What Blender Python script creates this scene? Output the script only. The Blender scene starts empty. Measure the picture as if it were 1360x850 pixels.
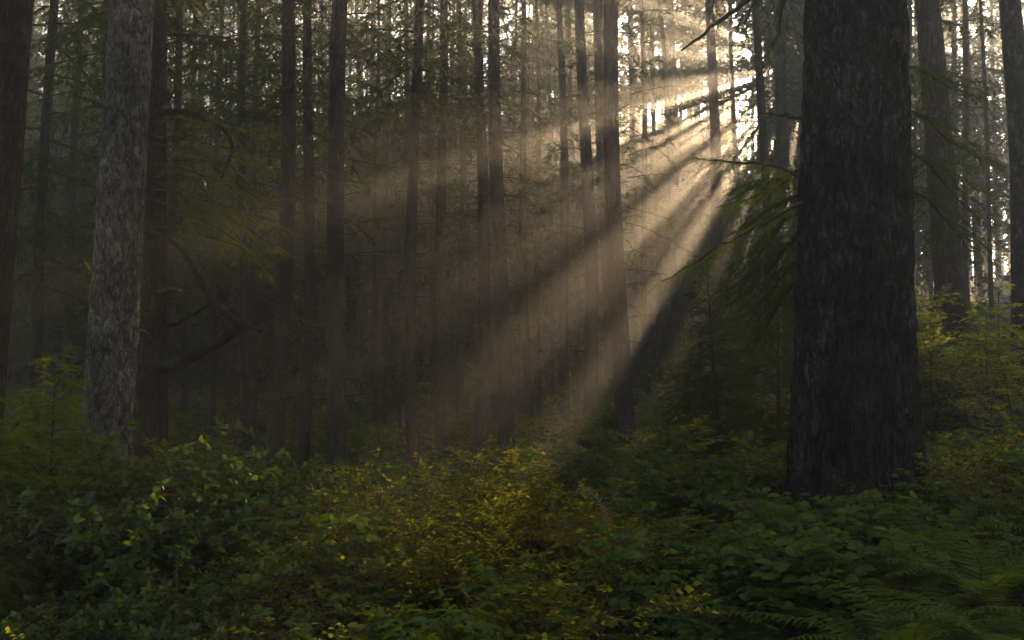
import bpy, math, random
import numpy as np
from mathutils import Vector, Matrix

rng = np.random.default_rng(7)
scene = bpy.context.scene
COL = scene.collection
F = 1322.0                       # focal length in photo pixels (35 mm on 36 mm, 1360 wide)
CAMZ = 2.0
TILT = math.radians(3.0)
FWD = np.array([0, math.cos(TILT), math.sin(TILT)])
UPV = np.array([0, -math.sin(TILT), math.cos(TILT)])
RGT = np.array([1.0, 0, 0])
CAM = np.array([0, 0, CAMZ])

def pix(px, py, d):
    return CAM + d * (FWD + (px - 680) / F * RGT + (425 - py) / F * UPV)

# ------------------------------------------------------------------ noise
def _hash(ix, iy, iz, seed):
    h = (ix.astype(np.int64) * 374761393 + iy.astype(np.int64) * 668265263 + iz.astype(np.int64) * 2147483647 + seed * 1274126177) & 0xFFFFFFFF
    h = ((h ^ (h >> 13)) * 1274126177) & 0xFFFFFFFF
    h = (h ^ (h >> 16)) & 0xFFFFFFFF
    return h / 4294967295.0

def vnoise(p, seed=0):
    p = np.asarray(p, float)
    i = np.floor(p).astype(np.int64); f = p - i
    u = f * f * (3 - 2 * f)
    r = 0
    for a in (0, 1):
        for b in (0, 1):
            for c in (0, 1):
                w = (u[:, 0] if a else 1 - u[:, 0]) * (u[:, 1] if b else 1 - u[:, 1]) * (u[:, 2] if c else 1 - u[:, 2])
                r = r + w * _hash(i[:, 0] + a, i[:, 1] + b, i[:, 2] + c, seed)
    return r

def fbm(p, seed=0, oct=4):
    p = np.asarray(p, float); r = 0; a = 0.5
    for k in range(oct):
        r = r + a * vnoise(p * 2 ** k, seed + k); a *= 0.5
    return r

# ------------------------------------------------------------------ terrain
GP = np.array([
    (0, 0, -1.55), (3, 2, -1.45), (-3, 2, -1.8), (0, 4, -1.9), (-3, 5, -2.0), (3, 5, -1.35),
    (2.45, 7.2, -1.05), (5.5, 7, -.75), (9, 9, -.2), (6.6, 14.7, 0.0), (12, 16, .6), (3.2, 13, -1.2), (4, 20, -1.0),
    (-.2, 6.4, -1.5), (-1.2, 7.6, -1.75), (.9, 6.0, -1.5), (0, 9.6, -2.5), (2.0, 10.5, -2.0), (-2, 10.5, -2.5), (0, 17, -2.4), (1.9, 17.5, -2.1), (-2.5, 14, -2.5), (-4.3, 10.6, -1.5), (-9, 12, -1.0), (-7, 20, -2.6),
    (0, 30, -2.4), (9, 30, .2), (18, 40, 2.0), (0, 45, 0.), (-15, 40, -1.4), (-20, 20, -1.5), (20, 15, 1.5),
    (0, 58, 4.), (25, 58, 5), (-25, 58, 4.5), (0, 70, 6.5), (25, 70, 7), (-25, 70, 7), (45, 68, 7), (-45, 68, 7), (-45, 40, 2), (45, 40, 4), (0, -20, -1.5), (-30, -20, -1), (30, -20, 0), (0, -40, -1)])

def ground_z(x, y):
    x = np.atleast_1d(np.asarray(x, float)); y = np.atleast_1d(np.asarray(y, float))
    d2 = (x[:, None] - GP[None, :, 0]) ** 2 + (y[:, None] - GP[None, :, 1]) ** 2
    w = 1.0 / (d2 + 1.2) ** 1.8
    z = (w * GP[None, :, 2]).sum(1) / w.sum(1)
    z = z + 0.22 * (fbm(np.stack([x * .6, y * .6, x * 0], 1), 3, 3) - .45)
    return z + CAMZ

def gz(x, y):
    return float(ground_z(x, y)[0])

# ------------------------------------------------------------------ mesh plumbing
class MB:
    """collects vertices, triangles and quads with a material slot per face"""
    def __init__(s):
        s.V = []; s.T = []; s.Q = []; s.TM = []; s.QM = []; s.n = 0
    def add(s, V, T=None, Q=None, m=0):
        V = np.asarray(V, float).reshape(-1, 3)
        if T is not None and len(T):
            s.T.append(np.asarray(T) + s.n); s.TM.append(np.full(len(T), m))
        if Q is not None and len(Q):
            s.Q.append(np.asarray(Q) + s.n); s.QM.append(np.full(len(Q), m))
        s.V.append(V); s.n += len(V)
    def merge(s, o, M=None, remap=None):
        """append another MB, transformed by a 4x4"""
        V, T, TM, Q, QM = o.arrays()
        if M is not None: V = V @ M[:3, :3].T + M[:3, 3]
        if len(T): s.T.append(T + s.n); s.TM.append(TM)
        if len(Q): s.Q.append(Q + s.n); s.QM.append(QM)
        s.V.append(V); s.n += len(V)
    def arrays(s):
        V = np.concatenate(s.V) if s.V else np.zeros((0, 3))
        T = np.concatenate(s.T) if s.T else np.zeros((0, 3), int)
        Q = np.concatenate(s.Q) if s.Q else np.zeros((0, 4), int)
        TM = np.concatenate(s.TM) if s.TM else np.zeros(0, int)
        QM = np.concatenate(s.QM) if s.QM else np.zeros(0, int)
        return V, T, TM, Q, QM
    def mesh(s, name, mats, smooth=True):
        V, T, TM, Q, QM = s.arrays()
        me = bpy.data.meshes.new(name)
        nt, nq = len(T), len(Q)
        me.vertices.add(len(V)); me.vertices.foreach_set('co', V.astype(np.float32).ravel())
        me.loops.add(nt * 3 + nq * 4)
        me.loops.foreach_set('vertex_index', np.concatenate([T.ravel(), Q.ravel()]).astype(np.int32))
        me.polygons.add(nt + nq)
        st = np.concatenate([np.arange(nt) * 3, nt * 3 + np.arange(nq) * 4]).astype(np.int32)
        me.polygons.foreach_set('loop_start', st)
        me.polygons.foreach_set('material_index', np.concatenate([TM, QM]).astype(np.int32))
        me.polygons.foreach_set('use_smooth', np.full(nt + nq, smooth))
        for m in mats: me.materials.append(m)
        me.update(calc_edges=True)
        return me

def link(name, mesh, parent=None, loc=(0, 0, 0)):
    o = bpy.data.objects.new(name, mesh); COL.objects.link(o)
    o.location = loc
    if parent: o.parent = parent
    return o

def thing(name, label, cat, loc, rotz=0, group=None):
    o = bpy.data.objects.new(name, None); COL.objects.link(o)
    o.empty_display_size = .2
    o.location = loc; o.rotation_euler = (0, 0, rotz)
    o['label'] = label; o['category'] = cat
    if group: o['group'] = group
    return o

def norm(a):
    a = np.asarray(a, float)
    return a / np.maximum(np.linalg.norm(a, axis=-1, keepdims=True), 1e-9)

def frames(X, N):
    """orthonormal frames, X kept, Z close to N"""
    X = norm(X); Y = norm(np.cross(N, X)); Z = np.cross(X, Y)
    return X, Y, Z

def scatter(mb, tv, tt, P, X, Nrm, L, W=None, m=0):
    """instantiate a template (vertices tv, triangles tt) at each point"""
    P = np.asarray(P, float); n = len(P)
    if n == 0: return
    L = np.broadcast_to(L, (n,)); W = L if W is None else np.broadcast_to(W, (n,))
    X, Y, Z = frames(X, Nrm)
    V = (P[:, None, :] + tv[None, :, 0:1] * (X * L[:, None])[:, None, :]
         + tv[None, :, 1:2] * (Y * W[:, None])[:, None, :] + tv[None, :, 2:3] * (Z * L[:, None])[:, None, :])
    T = tt[None] + (np.arange(n) * len(tv))[:, None, None]
    mb.add(V.reshape(-1, 3), T=T.reshape(-1, 3), m=m)

def tube(mb, pts, radii, seg=5, m=0, cap=False):
    pts = np.asarray(pts, float); n = len(pts)
    radii = np.broadcast_to(radii, (n,))
    t = norm(np.gradient(pts, axis=0))
    ref = np.array([0, 0, 1.0]) if abs(t[0][2]) < .8 else np.array([1.0, 0, 0])
    a = norm(np.cross(t, ref)); b = np.cross(t, a)
    th = np.arange(seg) * 2 * math.pi / seg
    V = pts[:, None] + radii[:, None, None] * (np.cos(th)[None, :, None] * a[:, None] + np.sin(th)[None, :, None] * b[:, None])
    i = np.arange(n - 1)[:, None] * seg; j = np.arange(seg)[None]
    jn = (j + 1) % seg
    Q = np.stack([i + j, i + jn, i + seg + jn, i + seg + j], -1).reshape(-1, 4)
    mb.add(V.reshape(-1, 3), Q=Q, m=m)

def smooth_path(pts, n=24):
    """Catmull-Rom through points"""
    P = np.asarray(pts, float); P = np.vstack([2 * P[0] - P[1], P, 2 * P[-1] - P[-2]])
    k = len(P) - 3; out = []
    for s in np.linspace(0, k - 1e-6, n):
        i = int(s); t = s - i
        p0, p1, p2, p3 = P[i:i + 4]
        out.append(.5 * ((2 * p1) + (-p0 + p2) * t + (2 * p0 - 5 * p1 + 4 * p2 - p3) * t * t + (-p0 + 3 * p1 - 3 * p2 + p3) * t ** 3))
    return np.array(out)

# ------------------------------------------------------------------ leaf templates
def spray_template(n, w=.34, fwd=.16, droop=.10):
    """flat needle spray: a stem with n pairs of needle teeth; one island"""
    V = []; T = []
    xs = np.linspace(0, 1, n + 1)
    for x in xs: V.append((x, 0, -droop * x * x))
    for k in range(n):
        pr = w * (.55 + .45 * math.sin(math.pi * min(1, .15 + xs[k]))) * (1 - .55 * xs[k] ** 2)
        for sgn in (1, -1):
            x = xs[k] + fwd + (0.03 if sgn > 0 else 0)
            V.append((x, sgn * pr, -droop * x * x - .05))
            T.append((k, k + 1, len(V) - 1) if sgn > 0 else (k + 1, k, len(V) - 1))
    V.append((1.12, 0, -droop * 1.2))
    return np.array(V), np.array(T)

SPRAY_NEAR = spray_template(11, .20, .07, .12)
SPRAY_FINE = spray_template(8, .22, .08, .12)
SPRAY_NEEDLE = spray_template(13, .15, .06, .10)
def sprig_template(n=9, w=.26, L=.2):
    """bottle-brush twig: needles to both sides and up, each a narrow tooth on a shared stem"""
    V = []; T = []
    xs = np.linspace(0, 1, 2 * n + 1)
    for x in xs: V.append((x, 0, -.08 * x * x))
    for k in range(n):
        pr = w * (1 - .45 * xs[2 * k] ** 2)
        for sy, sz in ((1, .15), (-1, .15), (.35, .7)):
            x = xs[2 * k] + .10
            V.append((x, sy * pr, sz * pr - .08 * x * x)); T.append((2 * k, 2 * k + 1, len(V) - 1))
    for k in range(2 * n):
        pass
    V.append((1.1, 0, -.1)); T.append((2 * n - 1, 2 * n, len(V) - 1))
    V.append((0, .03, 0)); T.append((0, 2 * n, len(V) - 1))
    return np.array(V), np.array(T)
SPRIG = sprig_template()
SPRAY_MID = spray_template(6, .30, .12, .12)
SPRAY_FAR = spray_template(3, .34, .16, .12)
# broad leaf, folded along the midrib, tip drooping
def leaf_template(width, fold=.10, droop=.18):
    xs = [0, .18, .42, .72, 1.0]; ws = [.03, .38, .5, .36, 0]
    mid = [(x, 0, -droop * x * x) for x in xs]
    V = list(mid); T = []
    for sg in (1, -1):
        b = len(V)
        for x, w in zip(xs[1:4], ws[1:4]): V.append((x, sg * w * width, fold * w * 2 - droop * x * x))
        F_ = [(0, 1, b), (1, b + 1, b), (1, 2, b + 1), (2, b + 2, b + 1), (2, 3, b + 2), (3, 4, b + 2)]
        T += F_ if sg > 0 else [(f[0], f[2], f[1]) for f in F_]
    return np.array(V), np.array(T)
LEAF_OVAL = leaf_template(.62)
LEAF_LONG = leaf_template(.36, .06, .22)
LEAF_SMALL = (np.array([(0, 0, 0), (.5, .28, .05), (1, 0, -.08), (.5, -.28, .05)]), np.array([(0, 2, 1), (0, 3, 2)]))
PINNA = (np.array([(0, .12, 0), (0, -.12, 0), (.45, .13, .02), (.45, -.10, .02), (1, 0, -.1)]), np.array([(0, 1, 3), (0, 3, 2), (2, 3, 4)]))

# ------------------------------------------------------------------ materials
def newmat(name):
    m = bpy.data.materials.new(name); m.use_nodes = True
    nt = m.node_tree; nt.nodes.clear()
    out = nt.nodes.new('ShaderNodeOutputMaterial')
    return m, nt, out

def ramp(nt, fac, stops):
    r = nt.nodes.new('ShaderNodeValToRGB')
    el = r.color_ramp.elements
    while len(el) > 1: el.remove(el[-1])
    el[0].position = stops[0][0]; el[0].color = (*stops[0][1], 1)
    for p, c in stops[1:]:
        e = el.new(p); e.color = (*c, 1)
    nt.links.new(fac, r.inputs[0])
    return r.outputs[0]

def foliage_mat(name, cols, trans, tmix=.45, rough=.5, spec=.35):
    m, nt, out = newmat(name)
    N = nt.nodes.new; L = nt.links.new
    geo = N('ShaderNodeNewGeometry')
    tc = N('ShaderNodeTexCoord')
    oi = N('ShaderNodeObjectInfo')
    no = N('ShaderNodeTexNoise'); no.inputs['Scale'].default_value = 1.7; no.inputs['Detail'].default_value = 2
    L(tc.outputs['Object'], no.inputs['Vector'])
    mx = N('ShaderNodeMath'); mx.operation = 'MULTIPLY_ADD'
    L(geo.outputs['Random Per Island'], mx.inputs[0]); mx.inputs[1].default_value = .6
    m2 = N('ShaderNodeMath'); m2.operation = 'MULTIPLY_ADD'
    L(no.outputs['Fac'], m2.inputs[0]); m2.inputs[1].default_value = .5; m2.inputs[2].default_value = -.12
    L(m2.outputs[0], mx.inputs[2])
    k = len(cols)
    c = ramp(nt, mx.outputs[0], [(i / (k - 1), cc) for i, cc in enumerate(cols)])
    df = N('ShaderNodeBsdfDiffuse'); L(c, df.inputs['Color'])
    gl = N('ShaderNodeBsdfGlossy'); gl.inputs['Roughness'].default_value = rough; gl.inputs['Color'].default_value = (.8, .85, .7, 1)
    bs = N('ShaderNodeMixShader'); bs.inputs[0].default_value = spec
    L(df.outputs[0], bs.inputs[1]); L(gl.outputs[0], bs.inputs[2])
    tr = N('ShaderNodeBsdfTranslucent')
    mc = N('ShaderNodeMix'); mc.data_type = 'RGBA'; mc.blend_type = 'MULTIPLY'; mc.inputs[0].default_value = 1
    L(c, mc.inputs[6]); mc.inputs[7].default_value = (*trans, 1)
    L(mc.outputs[2], tr.inputs['Color'])
    ms = N('ShaderNodeMixShader'); ms.inputs[0].default_value = tmix
    L(bs.outputs[0], ms.inputs[1]); L(tr.outputs[0], ms.inputs[2]); L(ms.outputs[0], out.inputs['Surface'])
    return m

def bark_mat(name, dark, mid, light, moss=None, scale=1.0, bump=.6, lich=.5, zs=.22, plates=.0):
    """furrowed bark: two ridged noises stretched along the trunk, flaky plates, lichen patches"""
    m, nt, out = newmat(name)
    N = nt.nodes.new; L = nt.links.new
    tc = N('ShaderNodeTexCoord')
    mp = N('ShaderNodeMapping'); mp.inputs['Scale'].default_value = (scale, scale, scale * zs)
    L(tc.outputs['Object'], mp.inputs['Vector'])
    def math_(op, a, b=None, clamp=False):
        n = N('ShaderNodeMath'); n.operation = op; n.use_clamp = clamp
        for k, v in enumerate((a, b)):
            if v is None: continue
            if isinstance(v, (int, float)): n.inputs[k].default_value = v
            else: L(v, n.inputs[k])
        return n.outputs[0]
    def ridge(sc, det, dist, width):
        n = N('ShaderNodeTexNoise'); n.inputs['Scale'].default_value = sc; n.inputs['Detail'].default_value = det
        n.inputs['Distortion'].default_value = dist; n.inputs['Roughness'].default_value = .6
        L(mp.outputs[0], n.inputs['Vector'])
        a = math_('ABSOLUTE', math_('SUBTRACT', n.outputs['Fac'], .5))
        return math_('DIVIDE', a, width, True)           # 0 in the furrow, 1 on the plate
    r1 = ridge(13, 5, .5, .075); r2 = ridge(31, 4, .8, .10)
    fn = N('ShaderNodeTexNoise'); fn.inputs['Scale'].default_value = 60; fn.inputs['Detail'].default_value = 8; fn.inputs['Roughness'].default_value = .75
    mp2 = N('ShaderNodeMapping'); mp2.inputs['Scale'].default_value = (scale, scale, scale * .6)
    L(tc.outputs['Object'], mp2.inputs['Vector']); L(mp2.outputs[0], fn.inputs['Vector'])
    big = N('ShaderNodeTexNoise'); big.inputs['Scale'].default_value = 2.3; big.inputs['Detail'].default_value = 4
    L(mp2.outputs[0], big.inputs['Vector'])
    h = math_('MULTIPLY', math_('POWER', r1, .6), math_('ADD', math_('MULTIPLY', r2, .55), .45))
    if plates:
        vo = N('ShaderNodeTexVoronoi'); vo.feature = 'F1'; vo.inputs['Scale'].default_value = 24
        wv = N('ShaderNodeMix'); wv.data_type = 'RGBA'; wv.inputs[0].default_value = .10
        L(mp2.outputs[0], wv.inputs[6]); L(fn.outputs['Color'], wv.inputs[7]); L(wv.outputs[2], vo.inputs['Vector'])
        sp = N('ShaderNodeSeparateColor'); L(vo.outputs['Color'], sp.inputs[0])
        h = math_('MULTIPLY', h, math_('ADD', math_('MULTIPLY', sp.outputs[0], plates), 1 - plates))
    hf = math_('MULTIPLY', h, math_('ADD', math_('MULTIPLY', fn.outputs['Fac'], 1.1), .35))
    wt = N('ShaderNodeTexNoise'); wt.inputs['Scale'].default_value = 1.6; wt.inputs['Detail'].default_value = 5; wt.inputs['Roughness'].default_value = .6
    L(tc.outputs['Object'], wt.inputs['Vector'])
    ws = N('ShaderNodeMapRange'); ws.inputs[1].default_value = .35; ws.inputs[2].default_value = .68; ws.inputs[3].default_value = .45; ws.inputs[4].default_value = 1.25
    L(wt.outputs['Fac'], ws.inputs[0])
    ht = math_('MULTIPLY', math_('MULTIPLY', hf, math_('ADD', big.outputs['Fac'], .5)), ws.outputs[0])
    c = ramp(nt, ht, [(0.04, dark), (.45, mid), (1.0, light)])
    n2 = N('ShaderNodeTexNoise'); n2.inputs['Scale'].default_value = 4.2; n2.inputs['Detail'].default_value = 8; n2.inputs['Roughness'].default_value = .7
    L(tc.outputs['Object'], n2.inputs['Vector'])
    lm = N('ShaderNodeMapRange'); lm.inputs[1].default_value = .5; lm.inputs[2].default_value = .64; lm.inputs[4].default_value = lich
    L(n2.outputs['Fac'], lm.inputs[0])
    lf = math_('MULTIPLY', lm.outputs[0], h)
    mx = N('ShaderNodeMix'); mx.data_type = 'RGBA'
    L(lf, mx.inputs[0]); L(c, mx.inputs[6]); mx.inputs[7].default_value = (*(moss or light), 1)
    bs = N('ShaderNodeBsdfPrincipled'); bs.inputs['Roughness'].default_value = .9; bs.inputs['Specular IOR Level'].default_value = .15
    L(mx.outputs[2], bs.inputs['Base Color'])
    bp = N('ShaderNodeBump'); bp.inputs['Strength'].default_value = bump; bp.inputs['Distance'].default_value = .04
    L(hf, bp.inputs['Height']); L(bp.outputs[0], bs.inputs['Normal'])
    L(bs.outputs[0], out.inputs['Surface'])
    return m

M_BARK_DARK = bark_mat('bark_dark_grey', (.004, .0034, .003), (.028, .025, .022), (.15, .14, .128), (.12, .125, .115), .78, 1.0, .45, .32, .4)
M_BARK_PALE = bark_mat('bark_lichen_grey', (.02, .017, .013), (.17, .155, .13), (.42, .39, .34), (.36, .36, .30), .9, 1.0, .45, .42, .55)
M_BARK_BROWN = bark_mat('bark_brown', (.016, .011, .008), (.065, .046, .033), (.15, .11, .08), (.10, .10, .06), 1.2, .9, .3, .22, .3)
M_BARK_FAR = bark_mat('bark_conifer', (.012, .0105, .009), (.046, .041, .036), (.10, .089, .078), (.12, .12, .10), 1.4, .7, .3, .2, .2)
M_TWIG = bark_mat('twig_bark', (.03, .022, .016), (.06, .045, .033), (.10, .078, .06), None, 4, .2, 0)
M_STEM = bark_mat('shrub_stem', (.03, .02, .012), (.07, .05, .03), (.12, .09, .05), None, 5, .2, 0)

YEL = (2.7, 2.45, .42); YELH = (3.8, 3.2, .7)
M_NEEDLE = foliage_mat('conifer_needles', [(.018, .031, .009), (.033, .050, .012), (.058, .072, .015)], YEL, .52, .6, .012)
M_NEEDLE_LIT = foliage_mat('backlit_needles', [(.045, .072, .012), (.075, .11, .016), (.12, .14, .02)], YELH, .58, .55, .015)  # lighter, yellower copy of the needles; backlit gold painted into the colour
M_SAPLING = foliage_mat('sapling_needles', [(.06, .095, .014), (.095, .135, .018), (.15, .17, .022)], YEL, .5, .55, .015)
M_SALAL = foliage_mat('salal_leaves', [(.028, .052, .011), (.050, .085, .015), (.085, .12, .02)], YEL, .45, .5, .03)
M_RHODO = foliage_mat('rhododendron_leaves', [(.020, .040, .012), (.034, .062, .016), (.070, .10, .02)], YEL, .42, .45, .04)
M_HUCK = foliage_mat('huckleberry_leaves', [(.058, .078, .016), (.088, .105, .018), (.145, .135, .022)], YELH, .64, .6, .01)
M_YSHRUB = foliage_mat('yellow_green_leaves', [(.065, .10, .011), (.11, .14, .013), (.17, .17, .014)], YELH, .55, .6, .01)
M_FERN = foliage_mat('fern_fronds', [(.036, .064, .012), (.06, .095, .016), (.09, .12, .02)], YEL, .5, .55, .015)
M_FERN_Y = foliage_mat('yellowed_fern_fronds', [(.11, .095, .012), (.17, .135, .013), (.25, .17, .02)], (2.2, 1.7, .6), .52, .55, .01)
M_DEADFROND = foliage_mat('dead_fern_frond', [(.16, .10, .06), (.24, .16, .10), (.30, .2, .13)], (1.3, 1.1, .8), .35, .6, .01)

def ground_mat():
    m, nt, out = newmat('forest_floor')
    N = nt.nodes.new; L = nt.links.new
    tc = N('ShaderNodeTexCoord')
    a = N('ShaderNodeTexNoise'); a.inputs['Scale'].default_value = .9; a.inputs['Detail'].default_value = 8
    b = N('ShaderNodeTexNoise'); b.inputs['Scale'].default_value = 22; b.inputs['Detail'].default_value = 8; b.inputs['Roughness'].default_value = .7
    L(tc.outputs['Object'], a.inputs['Vector']); L(tc.outputs['Object'], b.inputs['Vector'])
    c1 = ramp(nt, b.outputs['Fac'], [(.3, (.02, .014, .009)), (.55, (.05, .035, .022)), (.75, (.09, .065, .04))])
    c2 = ramp(nt, b.outputs['Fac'], [(.3, (.012, .02, .008)), (.7, (.04, .058, .016))])
    f = N('ShaderNodeMapRange'); f.inputs[1].default_value = .42; f.inputs[2].default_value = .58; L(a.outputs['Fac'], f.inputs[0])
    mx = N('ShaderNodeMix'); mx.data_type = 'RGBA'; L(f.outputs[0], mx.inputs[0]); L(c1, mx.inputs[6]); L(c2, mx.inputs[7])
    bs = N('ShaderNodeBsdfPrincipled'); bs.inputs['Roughness'].default_value = .95; L(mx.outputs[2], bs.inputs['Base Color'])
    bp = N('ShaderNodeBump'); bp.inputs['Strength'].default_value = .8; bp.inputs['Distance'].default_value = .05
    L(b.outputs['Fac'], bp.inputs['Height']); L(bp.outputs[0], bs.inputs['Normal'])
    L(bs.outputs[0], out.inputs['Surface'])
    return m
M_GROUND = ground_mat()

# ------------------------------------------------------------------ ground
X0, X1, Y0, Y1 = -58.0, 58.0, -42.0, 72.0
def build_ground():
    nx, ny = 220, 260
    u = np.linspace(-1, 1, nx); xs = np.sign(u) * np.abs(u) ** 1.7 * 58
    v = np.linspace(0, 1, ny); ys = np.where(v < .25, -42 + (v / .25) * 42, ((v - .25) / .75) ** 1.5 * 72)
    gx, gy = np.meshgrid(xs, ys)
    z = ground_z(gx.ravel(), gy.ravel())
    V = np.stack([gx.ravel(), gy.ravel(), z], 1)
    i = np.arange(ny - 1)[:, None] * nx; j = np.arange(nx - 1)[None]
    Q = np.stack([i + j, i + j + 1, i + nx + j + 1, i + nx + j], -1).reshape(-1, 4)
    mb = MB(); mb.add(V, Q=Q)
    o = link('ground', mb.mesh('ground', [M_GROUND])); o['kind'] = 'structure'
    o['label'] = 'brown mossy forest floor under the undergrowth'
build_ground()

# ------------------------------------------------------------------ conifer pieces
def axis_branch(base, az, L, pitch, droop, n=8, wob=.06, r=None):
    r = r or rng
    s = np.linspace(0, 1, n)
    d = np.array([math.cos(az), math.sin(az), 0]); q = np.array([-d[1], d[0], 0])
    w = np.cumsum(r.normal(0, wob, n)) * .5
    return (np.asarray(base)[None] + L * (s[:, None] * math.cos(pitch) * d[None] + (w * s)[:, None] * q[None]
            + (s * math.sin(pitch) - droop * s * s + .35 * droop * s ** 3)[:, None] * np.array([0, 0, 1.0])))

def dress(mb, P, spray, slen, lat, dens, m_needle=0, m_wood=1, wr=.012, hang=.25, r=None, wood_seg=3, start=.15, bare=0.0):
    """clothe a branch axis P (n,3) with lateral twigs carrying needle sprays"""
    r = r or rng
    n = len(P); seg = np.linalg.norm(np.diff(P, axis=0), axis=1); L = seg.sum()
    cum = np.concatenate([[0], np.cumsum(seg)]) / max(L, 1e-6)
    rad = np.linspace(wr, wr * .3, n)
    tube(mb, P, rad, wood_seg, m_wood)
    k = max(3, int(L * dens))
    s = np.sort(r.uniform(start, 1, k)); s = s[r.random(k) >= bare]
    k = len(s)
    if k == 0: return
    pos = np.stack([np.interp(s, cum, P[:, c]) for c in range(3)], 1)
    tg = norm(np.stack([np.interp(s, cum, np.gradient(P[:, c])) for c in range(3)], 1))
    side = norm(np.cross(tg, np.array([0, 0, 1.0])))
    sg = np.where(np.arange(k) % 2 == 0, 1.0, -1.0)
    ang = r.uniform(.65, 1.15, k)
    ld = norm(tg * np.cos(ang)[:, None] + side * (sg * np.sin(ang))[:, None] + np.array([0, 0, -1.0]) * r.uniform(0, 2 * hang, k)[:, None])
    ll = lat * (1 - .72 * s) * r.uniform(.55, 1.2, k) + .05
    # sprays along each lateral
    cnt = np.maximum(1, (ll / (slen * .42)).astype(int))
    idx = np.repeat(np.arange(k), cnt)
    within = np.concatenate([np.arange(c) for c in cnt]) if k else np.zeros(0)
    f = (within + r.uniform(.1, .9, len(idx))) / np.repeat(cnt, cnt)
    p = pos[idx] + ld[idx] * (ll[idx] * f)[:, None] + np.array([0, 0, -1.0]) * (hang * ll[idx] * f * f)[:, None]
    up = np.array([0, 0, 1.0])
    sd = norm(np.cross(ld[idx], up)); s2 = np.where(within % 2 == 0, 1.0, -1.0) * r.uniform(.1, .9, len(idx))
    D = norm(ld[idx] + sd * s2[:, None] + up * (r.normal(-.15, .18, len(idx)) - hang * f)[:, None])
    Nn = norm(up[None] + r.normal(0, .35, (len(idx), 3)))
    Ls = slen * r.uniform(.65, 1.25, len(idx)) * (1 - .35 * f)
    scatter(mb, *spray, p, D, Nn, Ls, m=m_needle)
    # terminal sprays on the axis
    kk = max(2, int(L / slen * 1.4)); s = r.uniform(start, 1, kk)
    pos = np.stack([np.interp(s, cum, P[:, c]) for c in range(3)], 1)
    tg = norm(np.stack([np.interp(s, cum, np.gradient(P[:, c])) for c in range(3)], 1))
    scatter(mb, *spray, pos, norm(tg + r.normal(0, .35, (kk, 3))), norm(up[None] + r.normal(0, .3, (kk, 3))), slen * r.uniform(.7, 1.2, kk), m=m_needle)
    # lateral wood as thin ribbons
    if wood_seg >= 4:
        for a in range(k):
            if ll[a] > .12:
                q = pos_l = None
                t = np.linspace(0, 1, 3)[:, None]
                b = np.stack([np.interp(s_l, cum, P[:, c]) for c in range(3)]) if False else None
    return

def crown_mb(r, Hc, R, nb, spray, slen, lat, dens, low_full=.6, droop=.28, gap=.0, wr=.02, bare=0.):
    """crown from z=0 to Hc with lateral radius R"""
    mb = MB()
    az = r.uniform(0, 6.28)
    for i in range(nb):
        t = (i + r.uniform(-.5, .5)) / nb; t = min(max(t, 0), 1)
        t = t ** 1.05
        if r.random() < gap: continue
        az += 2.4 + r.normal(0, .35)
        prof = min(1, low_full + 2.2 * t) * (1 - t) ** .75 + .03
        L = R * prof * r.uniform(.6, 1.15)
        if L < .15: L = .15
        pitch = math.radians(-6 + 42 * t + r.normal(0, 7))
        P = axis_branch((0, 0, t * Hc), az, L, pitch, droop * r.uniform(.6, 1.5), 8, .06, r)
        dress(mb, P, spray, slen, min(lat, L * .5), dens, wr=wr * (.4 + .6 * prof), r=r, bare=bare)
    return mb

def bare_mb(r, Hc, n, Lmax, tuft=.3, seg=4):
    """dead lower branches, z 0..Hc, with a few tufts left on them"""
    mb = MB()
    az = r.uniform(0, 6.28)
    for i in range(n):
        az += 2.4 + r.normal(0, .5)
        z = Hc * (i + r.random()) / n
        L = Lmax * r.uniform(.25, 1) * (.45 + .55 * z / Hc)
        P = axis_branch((0, 0, z), az, L, math.radians(r.uniform(-20, 18)), r.uniform(.05, .4), 6, .12, r)
        tube(mb, P, np.linspace(.011, .003, 6), 3, 1)
        for k in range(int(3 + L * 4)):
            a = r.integers(1, 5)
            d = norm(P[a] - P[a - 1]); q = norm(np.cross(d, [0, 0, 1]) * r.choice([-1, 1]) + d * r.uniform(.3, 1.2) + np.array([0, 0, r.normal(-.25, .3)]))
            l = L * r.uniform(.1, .38)
            m1 = P[a] + q * l * .5 + r.normal(0, .03, 3); e = P[a] + q * l + np.array([0, 0, -.12 * l]) + r.normal(0, .04, 3)
            tube(mb, np.array([P[a], m1, e]), [.005, .004, .002], 3, 1)
            if r.random() < tuft:
                c = 4
                f = r.uniform(.3, 1, c)[:, None]
                scatter(mb, *SPRAY_FAR, P[a] * (1 - f) + e * f, norm(q[None] + r.normal(0, .5, (c, 3))), norm(np.array([[0, 0, 1.0]]) + r.normal(0, .4, (c, 3))), .14 * r.uniform(.6, 1.3, c), m=0)
    return mb

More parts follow.
